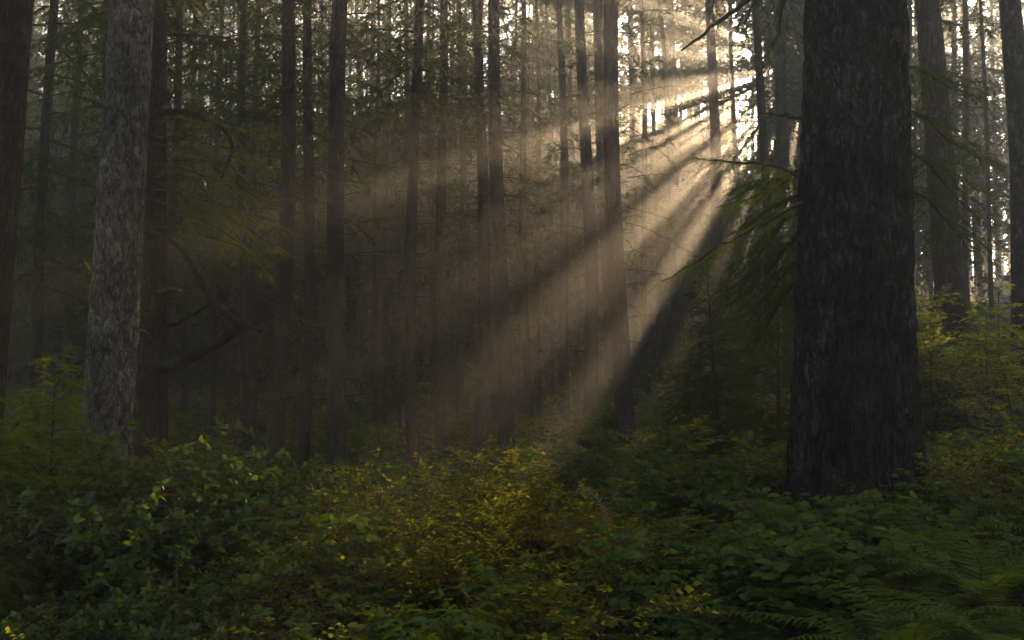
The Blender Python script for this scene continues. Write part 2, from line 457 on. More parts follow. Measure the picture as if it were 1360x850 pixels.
CROWN_H = 16.0
pr = np.random.default_rng(21)
MATS_C = [M_NEEDLE, M_TWIG]
CROWN_DENSE = [crown_mb(pr, CROWN_H, 2.4, 105, SPRAY_FINE, .165, 1.0, 9, .75, .3).mesh('dense_crown', MATS_C) for _ in range(2)]
CROWN_MID = [crown_mb(pr, CROWN_H, 2.1, 78, SPRAY_FINE, .165, .8, 8, .45, .28, .08).mesh('mid_crown', MATS_C) for _ in range(2)]
CROWN_THIN = [crown_mb(pr, CROWN_H, 1.7, 56, SPRAY_FINE, .16, .7, 7, .35, .25, .15, bare=.2).mesh('thin_crown', MATS_C) for _ in range(2)]
BARE_H = 6.0
BARE = [bare_mb(pr, BARE_H, 64, 1.9, tf).mesh('bare_branches', MATS_C) for tf in (.15, .35, .6)]
SUN_CROWNS = [crown_mb(pr, CROWN_H, 2.3, 110, SPRAY_FAR, .5, 1.0, 6, .6, .28, .0, .02) for _ in range(2)]
FAR_CROWNS = [crown_mb(pr, CROWN_H, 2.3, 60, SPRAY_FAR, .46, .9, 5, .5, .28, .05, .02) for _ in range(4)]

def trunk_mb(H, r0, lean, seg=14, rings=26, flare=.5, bend=None, bark_amp=0., bark_fr=(7, 2.2), seed=0, top=.18, power=1.0):
    """tapered trunk from -0.4 m to H; lean = (dx, dy) drift per metre of height"""
    zs = np.concatenate([np.linspace(-.4, 1.5, rings // 3), np.linspace(1.5, H, rings - rings // 3 + 1)[1:]]) if bark_amp == 0 else np.concatenate([np.linspace(-.4, 9, rings - 8), np.linspace(9, H, 9)[1:]])
    th = np.arange(seg) * 2 * math.pi / seg
    Z, TH = np.meshgrid(zs, th, indexing='ij')
    f = np.clip(Z / H, 0, 1)
    R = r0 * ((1 - f) ** power * (1 - top) + top)
    fl = flare * np.exp(-np.clip(Z + .1, 0, 9) / .55)
    roots = .5 + .5 * np.cos(TH * 5 + seed) * .6 + .3 * np.cos(TH * 3 + 2 * seed)
    R = R * (1 + fl * np.clip(roots, 0.1, 1.4))
    # slow bumps
    p = np.stack([np.cos(TH).ravel() * 1.2, np.sin(TH).ravel() * 1.2, Z.ravel() * .55], 1)
    R = R * (1 + .16 * (fbm(p, seed + 5, 3).reshape(R.shape) - .45))
    if bark_amp:
        q = np.stack([np.cos(TH).ravel() * bark_fr[0], np.sin(TH).ravel() * bark_fr[0], Z.ravel() * bark_fr[1]], 1)
        wv = fbm(q * .5, seed + 9, 2)[:, None] - .4
        q2 = q + wv * 1.6
        rd = 1 - np.abs(2 * vnoise(q2, seed + 11) - 1)
        rd2 = 1 - np.abs(2 * vnoise(q2 * 2.3 + 7, seed + 12) - 1)
        fine = fbm(q2 * 4, seed + 13, 2)
        h = -(rd ** 3) * .75 - (rd2 ** 3) * .45 + fine * .35
        R = R + bark_amp * h.reshape(R.shape)
    cx = lean[0] * Z; cy = lean[1] * Z
    if bend:
        cx = cx + bend * np.sin(Z * .42 + seed) * np.clip(Z / 3, 0, 1)
        cy = cy + bend * np.cos(Z * .35 + seed * 2) * np.clip(Z / 3, 0, 1)
    V = np.stack([cx + R * np.cos(TH), cy + R * np.sin(TH), Z], -1)
    n = len(zs)
    i = np.arange(n - 1)[:, None] * seg; j = np.arange(seg)[None]; jn = (j + 1) % seg
    Q = np.stack([i + j, i + jn, i + seg + jn, i + seg + j], -1).reshape(-1, 4)
    mb = MB(); mb.add(V.reshape(-1, 3), Q=Q)
    return mb

tree_no = 0
def tree(xt, xb, d, w, label, z0=7.0, crown='mid', H=23., bare=1, cs=1.0, bark=None, group='slender conifers of the forest', name='conifer_tree', lean_y=0., flare=.35, **kw):
    """a conifer whose trunk passes photo column xt at the picture's top edge and xb at its foot, at depth d, w px thick"""
    global tree_no
    tree_no += 1
    r = np.random.default_rng(100 + tree_no)
    b = pix(xb, 640, d); x, y = b[0], b[1]
    z = gz(x, y)
    t = pix(xt, 0, d)
    lean = (t[0] - x) / (t[2] - z)
    dia = w * d / F
    root = thing(name, label, 'tree', (x, y, z), 0, group)
    r0 = dia / 2 / .9
    tr = trunk_mb(H, r0, (lean, lean_y), seed=tree_no, bend=kw.pop('bend', .08), flare=flare, **kw)
    link('trunk', tr.mesh('trunk', [bark or M_BARK_FAR]), root)
    sh = Matrix(((1, 0, lean, 0), (0, 1, lean_y, 0), (0, 0, 1, 0), (0, 0, 0, 1)))
    if crown:
        src = {'dense': CROWN_DENSE, 'mid': CROWN_MID, 'thin': CROWN_THIN}[crown]
        c = link('crown', src[r.integers(len(src))], root)
        c.location = (lean * z0, lean_y * z0, z0); c.rotation_euler = (lean_y * -1, math.atan(lean), r.uniform(0, 6.28))
        c.scale = (cs, cs, (H + .3 - z0) / CROWN_H)
    if bare:
        c = link('bare_branches', BARE[min(bare, 3) - 1], root)
        c.location = (lean * 1.6, 0, 1.6); c.rotation_euler = (0, math.atan(lean), r.uniform(0, 6.28))
        k = max(.5, min(1.2, (z0 + 1.5) / (BARE_H + 1.6)))
        c.scale = (.9, .9, k)
    return root, (x, y, z), lean

# ================================================================== THE TREES
# big trunk, right
BIG = thing('conifer_tree', 'massive dark furrowed trunk rising from the undergrowth beside the sunbeams', 'tree', (0, 0, 0))
bx, by = 2.46, 7.25
bz = gz(bx, by) - .1
BIG.location = (bx, by, bz)
bt = trunk_mb(24, .455, (.022, 0.0), seg=260, rings=560, flare=.75, bark_amp=.045, bark_fr=(6.5, 2.8), seed=3, top=.12, power=1.35)
link('trunk', bt.mesh('trunk', [M_BARK_DARK]), BIG)
c = link('crown', CROWN_DENSE[0], BIG, (-.08, 0, 8.5)); c.scale = (1.7, 1.7, 1)

def bough(root, rootloc, pts, slen=.17, lat=.5, dens=22, spray=SPRIG, mats=(M_NEEDLE, M_TWIG), wr=.016, hang=.35, bare=.0, n=22, seed=0, name='bough', start=.1):
    r = np.random.default_rng(500 + seed)
    P = smooth_path([pix(*p) for p in pts], n) - np.asarray(rootloc)
    P = P + r.normal(0, .006, P.shape)
    mb = MB()
    dress(mb, P, spray, slen * .58, lat, dens * .95, wr=wr, hang=hang * .45, r=r, bare=bare, wood_seg=5, start=start)
    return link(name, mb.mesh(name, list(mats)), root)

BL = (bx, by, bz)
bough(BIG, BL, [(1075, 240, 7.3), (1030, 222, 7.6), (975, 214, 7.9), (918, 210, 8.2)], .15, .42, 19, mats=(M_NEEDLE_LIT, M_TWIG), hang=.55, seed=1)
bough(BIG, BL, [(1075, 262, 7.3), (1015, 296, 7.2), (950, 330, 7.1), (880, 374, 7.0)], .16, .50, 18, mats=(M_NEEDLE_LIT, M_TWIG), hang=.55, seed=2)
bough(BIG, BL, [(1075, 215, 7.4), (1040, 240, 7.9), (1000, 262, 8.4), (950, 275, 8.8)], .16, .55, 15, mats=(M_NEEDLE_LIT, M_TWIG), hang=.6, seed=3)
bough(BIG, BL, [(1075, 290, 7.4), (1045, 330, 7.8), (1015, 365, 8.2), (980, 400, 8.6)], .17, .6, 26, hang=.6, seed=4)
bough(BIG, BL, [(1075, 330, 7.4), (1050, 380, 7.7), (1025, 420, 8.0), (1005, 455, 8.3)], .17, .5, 24, hang=.6, seed=5)
for k, (ya, xe, ye, dd) in enumerate([(255, 985, 300, 8.6), (280, 1000, 350, 9.0), (310, 965, 385, 8.8), (345, 990, 430, 9.2), (230, 1000, 245, 9.0), (375, 1010, 470, 9.0)]):
    bough(BIG, BL, [(1080, ya, 7.5), (1050, ya + 8, 7.9), (1025, (ya + ye) / 2, 8.3), (xe, ye, dd)], .17, .6, 24, hang=.6, seed=60 + k)
bough(BIG, BL, [(1070, 160, 7.3), (1040, 153, 7.5), (1008, 150, 7.7)], .08, .10, 8, hang=.2, bare=.7, seed=6)
bough(BIG, BL, [(1075, -60, 7.3), (1020, -20, 7.6), (960, 25, 7.9), (905, 68, 8.2)], .1, .12, 6, wr=.03, hang=.3, bare=.7, seed=7)
for k, (x0, x1, y1) in enumerate([(1060, 1000, 40), (1060, 960, 10), (1065, 1035, 70)]):
    bough(BIG, BL, [(1075, -90, 7.4), ((x0 + x1) / 2, -55, 8), (x1, y1 - 30, 8.6), (x1 - 15, y1, 8.7)], .17, .5, 20, hang=.7, seed=10 + k)
# boughs on the right-hand side of the big trunk
for k, (ya, xe, ye, dd) in enumerate([(90, 1300, 130, 8.6), (150, 1310, 215, 9), (205, 1300, 290, 8.4), (255, 1290, 335, 8.8)]):
    bough(BIG, BL, [(1180, ya - 10, 7.5), (1225, ya + 5, 7.9), (1262, (ya + ye) / 2 + 5, 8.3), (xe, ye, dd)], .17, .55, 20, hang=.5, seed=20 + k)

# left trunk with lichen
b = pix(138, 600, 10.6); lz = gz(b[0], b[1])
LEFT = thing('conifer_tree', 'thick pale grey trunk with flaky lichen bark and a short broken branch stub', 'tree', (b[0], b[1], lz))
tl = pix(163, 0, 10.6)
ll_ = (tl[0] - b[0]) / (tl[2] - lz)
link('trunk', trunk_mb(23, .275, (ll_, 0), seg=150, rings=420, flare=.3, bark_amp=.014, bark_fr=(9, 5), seed=8, top=.3).mesh('trunk', [M_BARK_PALE]), LEFT)
c = link('crown', CROWN_MID[0], LEFT, (ll_ * 9, 0, 9)); c.scale = (1.3, 1.3, .9)
def limb(root, pts, radii, mat=M_TWIG, seg=10, n=30, name='limb'):
    P = smooth_path([pix(*p) for p in pts], n) - np.array(root.location)
    r = np.random.default_rng(len(pts) + int(pts[0][0]))
    P = P + np.cumsum(r.normal(0, .004, P.shape), axis=0)
    mb = MB(); R = np.interp(np.linspace(0, 1, n), np.linspace(0, 1, len(radii)), radii) * (1 + r.normal(0, .05, n))
    tube(mb, P, R, seg)
    mb.add(np.vstack([P[-1] + (P[-1] - P[-2]) * .3]), T=[])
    return link(name, mb.mesh(name, [mat]), root)
limb(LEFT, [(140, 140, 10.5), (118, 130, 10.2), (95, 121, 10.0)], [.035, .022, .012], M_BARK_PALE, name='branch_stub')
limb(LEFT, [(180, 436, 10.5), (190, 440, 10.3), (198, 447, 10.2)], [.018, .01, .006], M_BARK_PALE, name='branch_stub')

# edge trunk far left
b = pix(-46, 600, 7.6)
EDGE = thing('conifer_tree', 'near black leaning trunk cut off by the left edge of the photo', 'tree', (b[0], b[1], gz(b[0], b[1])))
tl = pix(-4, 0, 7.6); l3 = (tl[0] - b[0]) / (tl[2] - gz(b[0], b[1]))
link('trunk', trunk_mb(22, .20, (l3, 0), seg=90, rings=260, flare=.3, bark_amp=.010, bark_fr=(8, 5), seed=18, top=.4).mesh('trunk', [M_BARK_BROWN]), EDGE)
c = link('crown', CROWN_MID[1], EDGE, (l3 * 9, 0, 9)); c.scale = (1.3, 1.3, .9)

# hooked-limb tree behind the left trunk
HOOK, hl, hlean = tree(203, 194, 13.2, 31, 'brown trunk with a hooked bare limb bending back on itself, just behind the pale trunk', z0=6.4, crown='dense', cs=1.05, bark=M_BARK_BROWN, bare=2, group=None, seg=28, rings=60)
limb(HOOK, [(192, 492, 13.2), (230, 486, 12.9), (280, 463, 12.6), (312, 440, 12.4), (328, 434, 12.3), (352, 443, 12.2)], [.085, .075, .066, .06, .046, .016], M_BARK_DARK)
limb(HOOK, [(326, 434, 12.3), (296, 412, 12.3), (268, 378, 12.4), (250, 345, 12.5), (235, 325, 12.6), (205, 308, 12.8), (184, 304, 12.9)], [.046, .046, .042, .038, .034, .028, .02], M_BARK_BROWN)
limb(HOOK, [(200, 152, 13.2), (240, 148, 12.9), (268, 158, 12.7), (298, 175, 12.5), (309, 200, 12.4), (302, 225, 12.3), (292, 240, 12.2)], [.042, .038, .036, .032, .028, .022, .008], M_BARK_BROWN)
limb(HOOK, [(205, 432, 13.2), (235, 428, 13.6), (275, 405, 14), (315, 372, 14.4)], [.03, .025, .02, .01], M_BARK_DARK)
limb(HOOK, [(208, 386, 13.2), (230, 382, 12.7), (253, 383, 12.4)], [.028, .026, .022], M_BARK_PALE, name='branch_stub')
HLOC = np.array(HOOK.location)
for k, (ya, xe, ye) in enumerate([(215, 370, 275), (240, 378, 335), (265, 350, 360), (190, 300, 250), (180, 345, 215), (300, 345, 345), (150, 360, 180), (250, 385, 300)]):
    bough(HOOK, HLOC, [(205, ya, 13.2), (250, ya + (ye - ya) * .2, 12.8), (310, ya + (ye - ya) * .55, 12.4), (xe, ye, 12.0)], .22, .62, 9, mats=(M_NEEDLE_LIT, M_TWIG), hang=.5, seed=40 + k, start=.25)

# the grove; columns at the top edge and foot, depth, width in px
spec = [
 (450, 442, 14.0, 26, 'straight dark trunk with a thin sunlit right edge, standing alone left of the sunbeams', 9.2, 'mid', 1),
 (553, 548, 16.5, 16, 'slim dark trunk under the densest dark crown, left end of the sunbeam grove', 6.8, 'dense', 2),
 (582, 587, 20.0, 15, 'slim trunk just right of the one under the densest dark crown', 7.6, 'mid', 2),
 (608, 613, 24.0, 11, 'thin trunk in the gap between two slim trunks left of the twin pair', 8.2, 'mid', 2),
 (634, 640, 18.5, 16, 'slim trunk of the close pair standing left of the straight thick grove trunk', 8.4, 'thin', 2),
 (642, 631, 22.0, 8, 'thinner trunk leaning across its partner in the close pair', 8.2, 'thin', 1),
 (660, 672, 17.0, 21, 'straight thick grove trunk at the middle of the clearing', 9.0, 'thin', 1),
 (692, 704, 26.0, 11, 'slender hazy trunk with many bare side twigs, next right of the middle trunk', 9.5, 'mid', 3),
 (728, 733, 36.0, 9, 'faint hazy trunk between two slender twiggy trunks', 11, 'mid', 3),
 (744, 752, 25.0, 13, 'slender trunk in golden haze with dense twigs on both sides', 10.5, 'mid', 3),
 (760, 766, 34.0, 9, 'faint thin trunk behind the row of three hazy trunks', 10.5, 'thin', 3),
 (776, 785, 21.0, 18, 'hazy trunk crossed by the lower sunbeams, first of the close row of three', 10.5, 'thin', 2),
 (801, 810, 23.0, 15, 'middle trunk of the close row of three in the sunbeams', 10.5, 'thin', 2),
 (816, 833, 17.5, 25, 'tallest looking pale hazy trunk with rough flared foot, third of the close row', 9.5, 'thin', 1),
 (854, 862, 30.0, 9, 'thin trunk against the bright sky gap, right of the close row', 11.5, 'thin', 1),
 (883, 903, 32.0, 10, 'leaning thin trunk crossing the brightest sky gap', 11.5, 'thin', 1),
 (897, 899, 42.0, 6, 'thread thin trunk beside the leaning one in the bright sky gap', 10., 'thin', 1),
 (570, 572, 28.0, 9, 'thin trunk squeezed between the first two slim trunks left of the sunbeam grove', 7.5, 'mid', 2),
 (598, 600, 33.0, 8, 'faint thin trunk behind the gap right of the second slim grove trunk', 7.5, 'mid', 3),
 (654, 655, 32.0, 8, 'faint thin trunk just left of the straight thick grove trunk', 8.0, 'mid', 2),
 (712, 717, 31.0, 9, 'thin trunk right behind the slender one with many bare side twigs', 8.5, 'thin', 3),
 (794, 796, 36.0, 8, 'faint thin trunk seen through the first gap of the close row of three', 10., 'thin', 2),
 (842, 846, 37.0, 7, 'faint thin trunk beside the flared foot of the third row trunk', 10., 'thin', 2),
 (872, 876, 35.0, 8, 'faint thin trunk between the sky gap trunk and the leaning thin one', 10., 'thin', 2),
 (684, 686, 36.0, 7, 'faint thread thin trunk right of the straight thick grove trunk', 8.5, 'mid', 2),
 (496, 499, 30.0, 6, 'very thin dark trunk, left of a pair in the gloom left of the grove', 6.0, 'mid', 2),
 (512, 509, 33.0, 6, 'very thin dark trunk, right of a pair in the gloom left of the grove', 6.0, 'mid', 2),
 (533, 536, 26.0, 9, 'thin dark trunk close beside the slim one under the densest crown', 6.5, 'mid', 2),
 (950, 956, 31.0, 17, 'blurred wide trunk inside the brightest part of the sunbeams', 12, 'thin', 1),
 (979, 984, 34.0, 8, 'faint thin trunk dissolving in the brightest haze', 12, 'thin', 2),
 (1016, 1022, 20.0, 13, 'grey trunk in bright haze just left of the massive trunk', 10.5, 'thin', 2),
 (1050, 1050, 24.0, 18, 'hazy trunk half hidden at the left edge of the massive trunk', 9.0, 'mid', 2),
 (1219, 1224, 26.0, 8, 'thin bluish trunk right beside the massive trunk', 6.5, 'mid', 3),
 (1292, 1292, 24.0, 9, 'thin bluish trunk right of the leaning trunk on the slope', 6.5, 'mid', 3),
 (1316, 1326, 22.0, 6, 'very thin pole trunk in blue haze near the right edge', 5.5, 'thin', 3),
 (373, 364, 16.0, 22, 'dark trunk behind hanging golden boughs', 8.6, 'mid', 2),
 (407, 401, 18.5, 16, 'slim twiggy trunk left of the lone straight dark trunk', 6.8, 'dense', 3),
 (335, 333, 25.0, 10, 'thin black trunk in the gloom behind the tip of the hooked limb', 5.2, 'dense', 2),
 (283, 280, 28.0, 9, 'thin black trunk in the gloom below the hooked limb', 5.0, 'dense', 2),
 (246, 243, 30.0, 8, 'thin black trunk in the gloom left of the hooked limb elbow', 5.0, 'dense', 2),
 (222, 218, 21.0, 12, 'black trunk close behind the brown hooked tree', 5.2, 'dense', 2),
 (318, 314, 36.0, 7, 'thread thin trunk deep in the gloom above the rounded bush', 7.4, 'mid', 2),
 (135, 128, 19.0, 14, 'low branched conifer whose crown fills the dark just behind the pale trunk', 3.6, 'dense', 2),
 (318, 322, 19.5, 12, 'dark conifer between the hooked tree and the trunk behind golden boughs', 7.4, 'dense', 2),
 (92, 84, 24.0, 12, 'dark conifer in the gap left of the pale trunk, farther back than the shaggy one', 3.6, 'dense', 2),
 (60, 40, 15.0, 14, 'shaggy low branched conifer in the dark between the two left trunks', 3.0, 'dense', 2),
 (470, 478, 38.0, 7, 'thread thin trunk in the gloom right of the lone straight dark trunk', 6.5, 'dense', 2),
 (425, 424, 34.0, 7, 'thread thin trunk in the gloom left of the lone straight dark trunk', 6.0, 'dense', 2),
]
for (xt, xb, d, w, lab, z0, cr, br) in spec:
    tree(xt, xb, d, w, lab, z0=z0, crown=cr, bare=br, bark=M_BARK_FAR, seg=20, rings=40)
# right hand slope trunks
tree(1240, 1276, 14.4, 36, 'leaning brown trunk on the slope right of the massive trunk', z0=7.5, crown='mid', bare=2, bark=M_BARK_BROWN, group=None, seg=40, rings=90)
tree(1352, 1366, 12.6, 30, 'smooth dark trunk cut off by the right edge of the photo', z0=8.5, crown='mid', bare=0, bark=M_BARK_DARK, group=None, seg=40, rings=90)

# ------------------------------------------------------------------ the far wood, and the wood behind the viewer
SUN_PX = (1072, 84)
sdir = norm(pix(*SUN_PX, 1.0) - CAM)
s_right = norm(np.cross(sdir, [0, 0, 1.0])); s_up = np.cross(s_right, sdir)
# wedges of far foliage cut away to shape the sunbeams and open sky gaps: (angle below the leftward horizontal, half width, inner, outer radius in m)
CANOPY_CUTS = [(15, 4.4, 6.2, 10.0), (11, 1.1, 2.6, 6.0), (20.5, 2.8, 3.3, 7.2), (29.8, 2.2, 3.2, 6.2), (40.3, 3.4, 2.4, 6.6),
          (53, 3.6, 2.0, 6.2), (57, 9.0, 2.9, 4.6), (63, 2.6, 1.9, 5.6), (71, 2.2, 2.3, 4.8), (68, 7, 3.2, 4.3), (78, 1.4, 2.4, 5.0), (114, 1.0, 3.2, 3.9), (-3, 4, 23, 27), (22, 38, 1.0, 2.1), (-9, 17, 2.3, 5.6)]
_cr = np.random.default_rng(12)
CANOPY_CUTS += [(_cr.uniform(3, 88), _cr.uniform(.35, .9), _cr.uniform(2, 4), _cr.uniform(4.5, 6.5)) for _ in range(2)]
CANOPY_CUTS += [(-6, 7, 6.2, 8.6), (-14, 4, 8, 10.5), (5, 2.5, 9.5, 12)]      # the open sky left of the sun
def in_canopy_cut(p):
    q = p - CAM
    a = -(q @ s_right); b = -(q @ s_up)
    r = np.hypot(a, b); th = np.degrees(np.arctan2(b, a))
    wob = 1.6 * (vnoise(np.stack([a * .5, b * .5, a * 0], 1), 71) - .5)
    m = np.zeros(len(p), bool)
    for (t, hw, r0, r1) in CANOPY_CUTS:
        m |= (np.abs(th + wob - t) < hw + np.degrees(.10 / np.maximum(r, .3))) & (r > r0) & (r < r1)
    h = _hash(*(np.floor(p * 1.3).astype(np.int64).T), 5)
    n1 = vnoise(np.stack([th / 2.3, r * .5, r * 0], 1), 41); n2 = vnoise(np.stack([a * 2.0, b * 2.0, r * 0 + 9], 1), 43)
    m = (m & (n1 > .17) & (n2 > .12)) | ((th > -40) & (th < 84) & (r > 1.9) & (r < 5.6) & (n1 * .65 + n2 * .35 > np.where(th < 6, .60, .63)))
    h2 = _hash(*(np.floor(p * 2.2).astype(np.int64).T), 6)
    n3 = vnoise(np.stack([a * 2.6, b * 2.6, r * 0 + 3], 1), 47)
    m &= (th > 9) | (r > 7) | (n3 > .42)
    return (m & (h < np.where(r < 2.6, .72, np.where(th < 9, .8, .95)))) | (h2 < np.where((th > -4) & (th < 13), .22, .05))

def wood(name, label, pts, seed, crowns=FAR_CROWNS, zlo=4.5, zhi=7.5, scale=1.0, carve=False, hlo=19, hhi=25):
    r = np.random.default_rng(seed); mb = MB()
    zz = ground_z([p[0] for p in pts], [p[1] for p in pts])
    for (x, y), z in zip(pts, zz):
        H = r.uniform(hlo, hhi); z0 = r.uniform(zlo, zhi); rad = r.uniform(.08, .2)
        lean = r.normal(0, .012)
        zs = np.array([-.3, .4, 3, 8, 15, H])
        P = np.stack([x + lean * zs + r.normal(0, .03, 6), y + zs * 0, z + zs], 1)
        tube(mb, P, rad * np.array([1.35, 1.05, .95, .75, .45, .1]), 7, 2)
        a = r.uniform(0, 6.28); s = r.uniform(.75, 1.25) * scale; k = (H + .3 - z0) / CROWN_H
        M = np.eye(4); M[:2, :2] = s * np.array([[math.cos(a), -math.sin(a)], [math.sin(a), math.cos(a)]]); M[2, 2] = k
        M[:3, 3] = (x + lean * z0, y, z + z0)
        mb.merge(crowns[r.integers(len(crowns))], M)
        # dead twigs below
        for i in range(14):
            b = np.array([x, y, z + r.uniform(2, max(3, z0))])
            Q = axis_branch(b, r.uniform(0, 6.28), r.uniform(.5, 1.6), r.uniform(-.3, .2), .2, 4, .1, r)
            tube(mb, Q, [.014, .012, .01, .006], 3, 1)
    if carve:
        V, T, TM, Q, QM = mb.arrays()
        kt = ~(in_canopy_cut(V[T].mean(1))); kq = ~(in_canopy_cut(V[Q].mean(1)) & (QM == 1))
        n = MB(); n.V = [V]; n.n = len(V); n.T = [T[kt]]; n.TM = [TM[kt]]; n.Q = [Q[kq]]; n.QM = [QM[kq]]
        mb = n
    print(name, len(pts), sum(len(t) for t in mb.T))
    o = link(name, mb.mesh(name, [M_NEEDLE, M_TWIG, M_BARK_FAR]))
    o['kind'] = 'stuff'; o['label'] = label; o['category'] = 'forest'
    return o

def poisson(n, rect, mind, seed, test):
    r = np.random.default_rng(seed); out = []
    for _ in range(n * 30):
        p = (r.uniform(rect[0], rect[1]), r.uniform(rect[2], rect[3]))
        if not test(*p): continue
        if all((p[0] - q[0]) ** 2 + (p[1] - q[1]) ** 2 > mind * mind for q in out):
            out.append(p)
            if len(out) >= n: break
    return out
def column(x, y): return 680 + x / y * F
FARP = poisson(220, (-50, 50, 38, 66), 1.9, 5, lambda x, y: -250 < column(x, y) < 1620 and y > 38 and not (y < 56 and 760 < column(x, y) < 1200))
wood('far_forest', 'hazy mass of thin conifers filling the distance behind the nearer trunks', FARP, 31, zlo=.3, zhi=6, carve=True, hlo=22, hhi=27, scale=1.15)
SUNP = poisson(66, (2, 30, 40, 55), 1.25, 8, lambda x, y: 740 < column(x, y) < 1190)
wood('sunward_forest', 'tall dense conifers far off towards the sun with gaps cut through their crowns for the sunbeams', SUNP, 33, crowns=SUN_CROWNS, zlo=.3, zhi=4, carve=True, hlo=19, hhi=25, scale=1.15)  # crowns cut open along the sun's direction to shape the beams
YOUNGP = poisson(150, (-46, 18, 47, 67), 1.5, 18, lambda x, y: -250 < column(x, y) < 980)
wood('young_stand', 'dark close grown stand of younger conifers deep in the gloom on the left', YOUNGP, 34, crowns=SUN_CROWNS, zlo=.2, zhi=2, carve=True, hlo=10, hhi=17, scale=1.15)
def around(x, y):
    if y > 36: return False
    if y > 0 and abs(x) < 4 + y * .62: return False
    return x * x + y * y > 16 and not (-16 < x < 9 and -22 < y < 9)
BACKP = poisson(46, (-40, 40, -32, 36), 4.5, 6, around)
wood('surrounding_forest', 'conifer forest standing around and behind the viewpoint', BACKP, 32, zlo=4, zhi=8, scale=1.3)

# ================================================================== UNDERGROWTH
def shrub_mb(r, H, R, nst, ntw, nlf, leaf, llen, lw=1.0, leaf_from=.25, flat=.8, upright=.5, stem_r=.012, whorl=False, m_l=0, m_s=1):
    """woody shrub: stems from the base, side twigs, leaves along the twigs"""
    mb = MB(); up = np.array([0, 0, 1.0])
    LP = []; LD = []
    for i in range(nst):
        az = r.uniform(0, 6.28); rr = R * math.sqrt(r.random()); h = H * r.uniform(.6, 1.0) * (1 - .35 * (rr / R) ** 2)
        base = np.array([r.normal(0, R * .12), r.normal(0, R * .12), -.05])
        tip = np.array([math.cos(az) * rr, math.sin(az) * rr, h])
        mid = base * .5 + tip * .5 + np.array([math.cos(az) * rr * -.12, math.sin(az) * rr * -.12, h * .08])
        P = smooth_path([base, mid, tip], 9)
        tube(mb, P, np.linspace(stem_r, stem_r * .35, 9), 4, m_s)
        for k in range(ntw):
            f = r.uniform(leaf_from, 1.0); p = np.array([np.interp(f, np.linspace(0, 1, 9), P[:, c]) for c in range(3)])
            a2 = r.uniform(0, 6.28); d = norm(np.array([math.cos(a2), math.sin(a2), r.uniform(-.1, .9) * upright]))
            l = R * r.uniform(.22, .5)
            q = p + d * l + np.array([0, 0, -.1 * l])
            tube(mb, np.array([p, (p + q) / 2 + r.normal(0, .01, 3), q]), [stem_r * .35, stem_r * .28, stem_r * .15], 3, m_s)
            if whorl:
                g = 3
                for t in np.linspace(.5, 1, 2):
                    c = p * (1 - t) + q * t
                    n_ = nlf // 2
                    aa = r.uniform(0, 6.28) + np.arange(n_) * 6.28 / n_
                    e1 = norm(np.cross(d, up)); e2 = np.cross(d, e1)
                    DD = norm(d[None] * r.uniform(.1, .6, n_)[:, None] + e1[None] * np.cos(aa)[:, None] + e2[None] * np.sin(aa)[:, None] + up * .05)
                    LP.append(np.repeat(c[None], n_, 0)); LD.append(DD)
            else:
                t = np.linspace(.12, 1, nlf)[:, None]
                c = p * (1 - t) + q * t
                sd = norm(np.cross(d, up)); sg = np.where(np.arange(nlf) % 2 == 0, 1., -1.)[:, None]
                LP.append(c); LD.append(norm(d[None] * .6 + sd[None] * sg + r.normal(0, .25, (nlf, 3))))
    LP = np.concatenate(LP); LD = np.concatenate(LD); n = len(LP)
    LD[:, 2] *= flat; 
    Nn = norm(up[None] + .25 * norm(LP * [1, 1, .2]) + r.normal(0, .52, (n, 3)))
    scatter(mb, *leaf, LP, LD, Nn, llen * r.uniform(.65, 1.2, n), llen * lw * r.uniform(.7, 1.15, n), m=m_l)
    return mb

def fern_mb(r, nf, L, npin=26, pw=.16, arch=1.0, spread=6.28, az0=0., mstem=1):
    mb = MB(); up = np.array([0, 0, 1.0])
    for i in range(nf):
        az = az0 + spread * (i + r.uniform(-.4, .4)) / nf
        l = L * r.uniform(.7, 1.1); e = math.radians(r.uniform(38, 72))
        s = np.linspace(0, 1, 14)
        h = np.array([math.cos(az), math.sin(az), 0])
        P = h[None] * (l * (math.cos(e) * s + .42 * arch * s * s * math.sin(e)))[:, None] + up[None] * (l * (math.sin(e) * s - .62 * arch * s * s * math.sin(e)))[:, None]
        P += np.cumsum(r.normal(0, .004, P.shape), axis=0)
        tube(mb, P, np.linspace(.005, .0015, 14) * max(1, L), 3, mstem)
        t = np.linspace(.14, .99, npin); cc = [np.interp(t, s, P[:, c]) for c in range(3)]
        C = np.stack(cc, 1); tg = norm(np.stack([np.interp(t, s, np.gradient(P[:, c])) for c in range(3)], 1))
        side = norm(np.cross(tg, up)); nrm = norm(np.cross(side, tg))
        pl = l * pw * np.sin(np.pi * np.clip(.12 + .9 * t, 0, 1)) ** .7 * (1 - .35 * t) + .01
        for sg in (1, -1):
            D = norm(side * sg + tg * .38 - nrm * .12 + r.normal(0, .07, C.shape))
            scatter(mb, *PINNA, C, D, norm(nrm + r.normal(0, .18, C.shape)), pl * r.uniform(.85, 1.1, npin), np.full(npin, l / npin * 1.9), m=0)
    return mb

def sapling_mb(r, H, R, nb, slen=.16, dens=16, young=True):
    mb = crown_mb(r, H * .95, R, nb, SPRIG, slen, R * .45, dens, .85, .35, 0, .008)
    V = MB(); M = np.eye(4); M[2, 3] = H * .06
    V.merge(mb, M)
    tube(V, np.array([[0, 0, -.1], [0, 0, H * .5], [.02, 0, H]]), [H * .011, H * .007, .003], 6, 1)
    return V

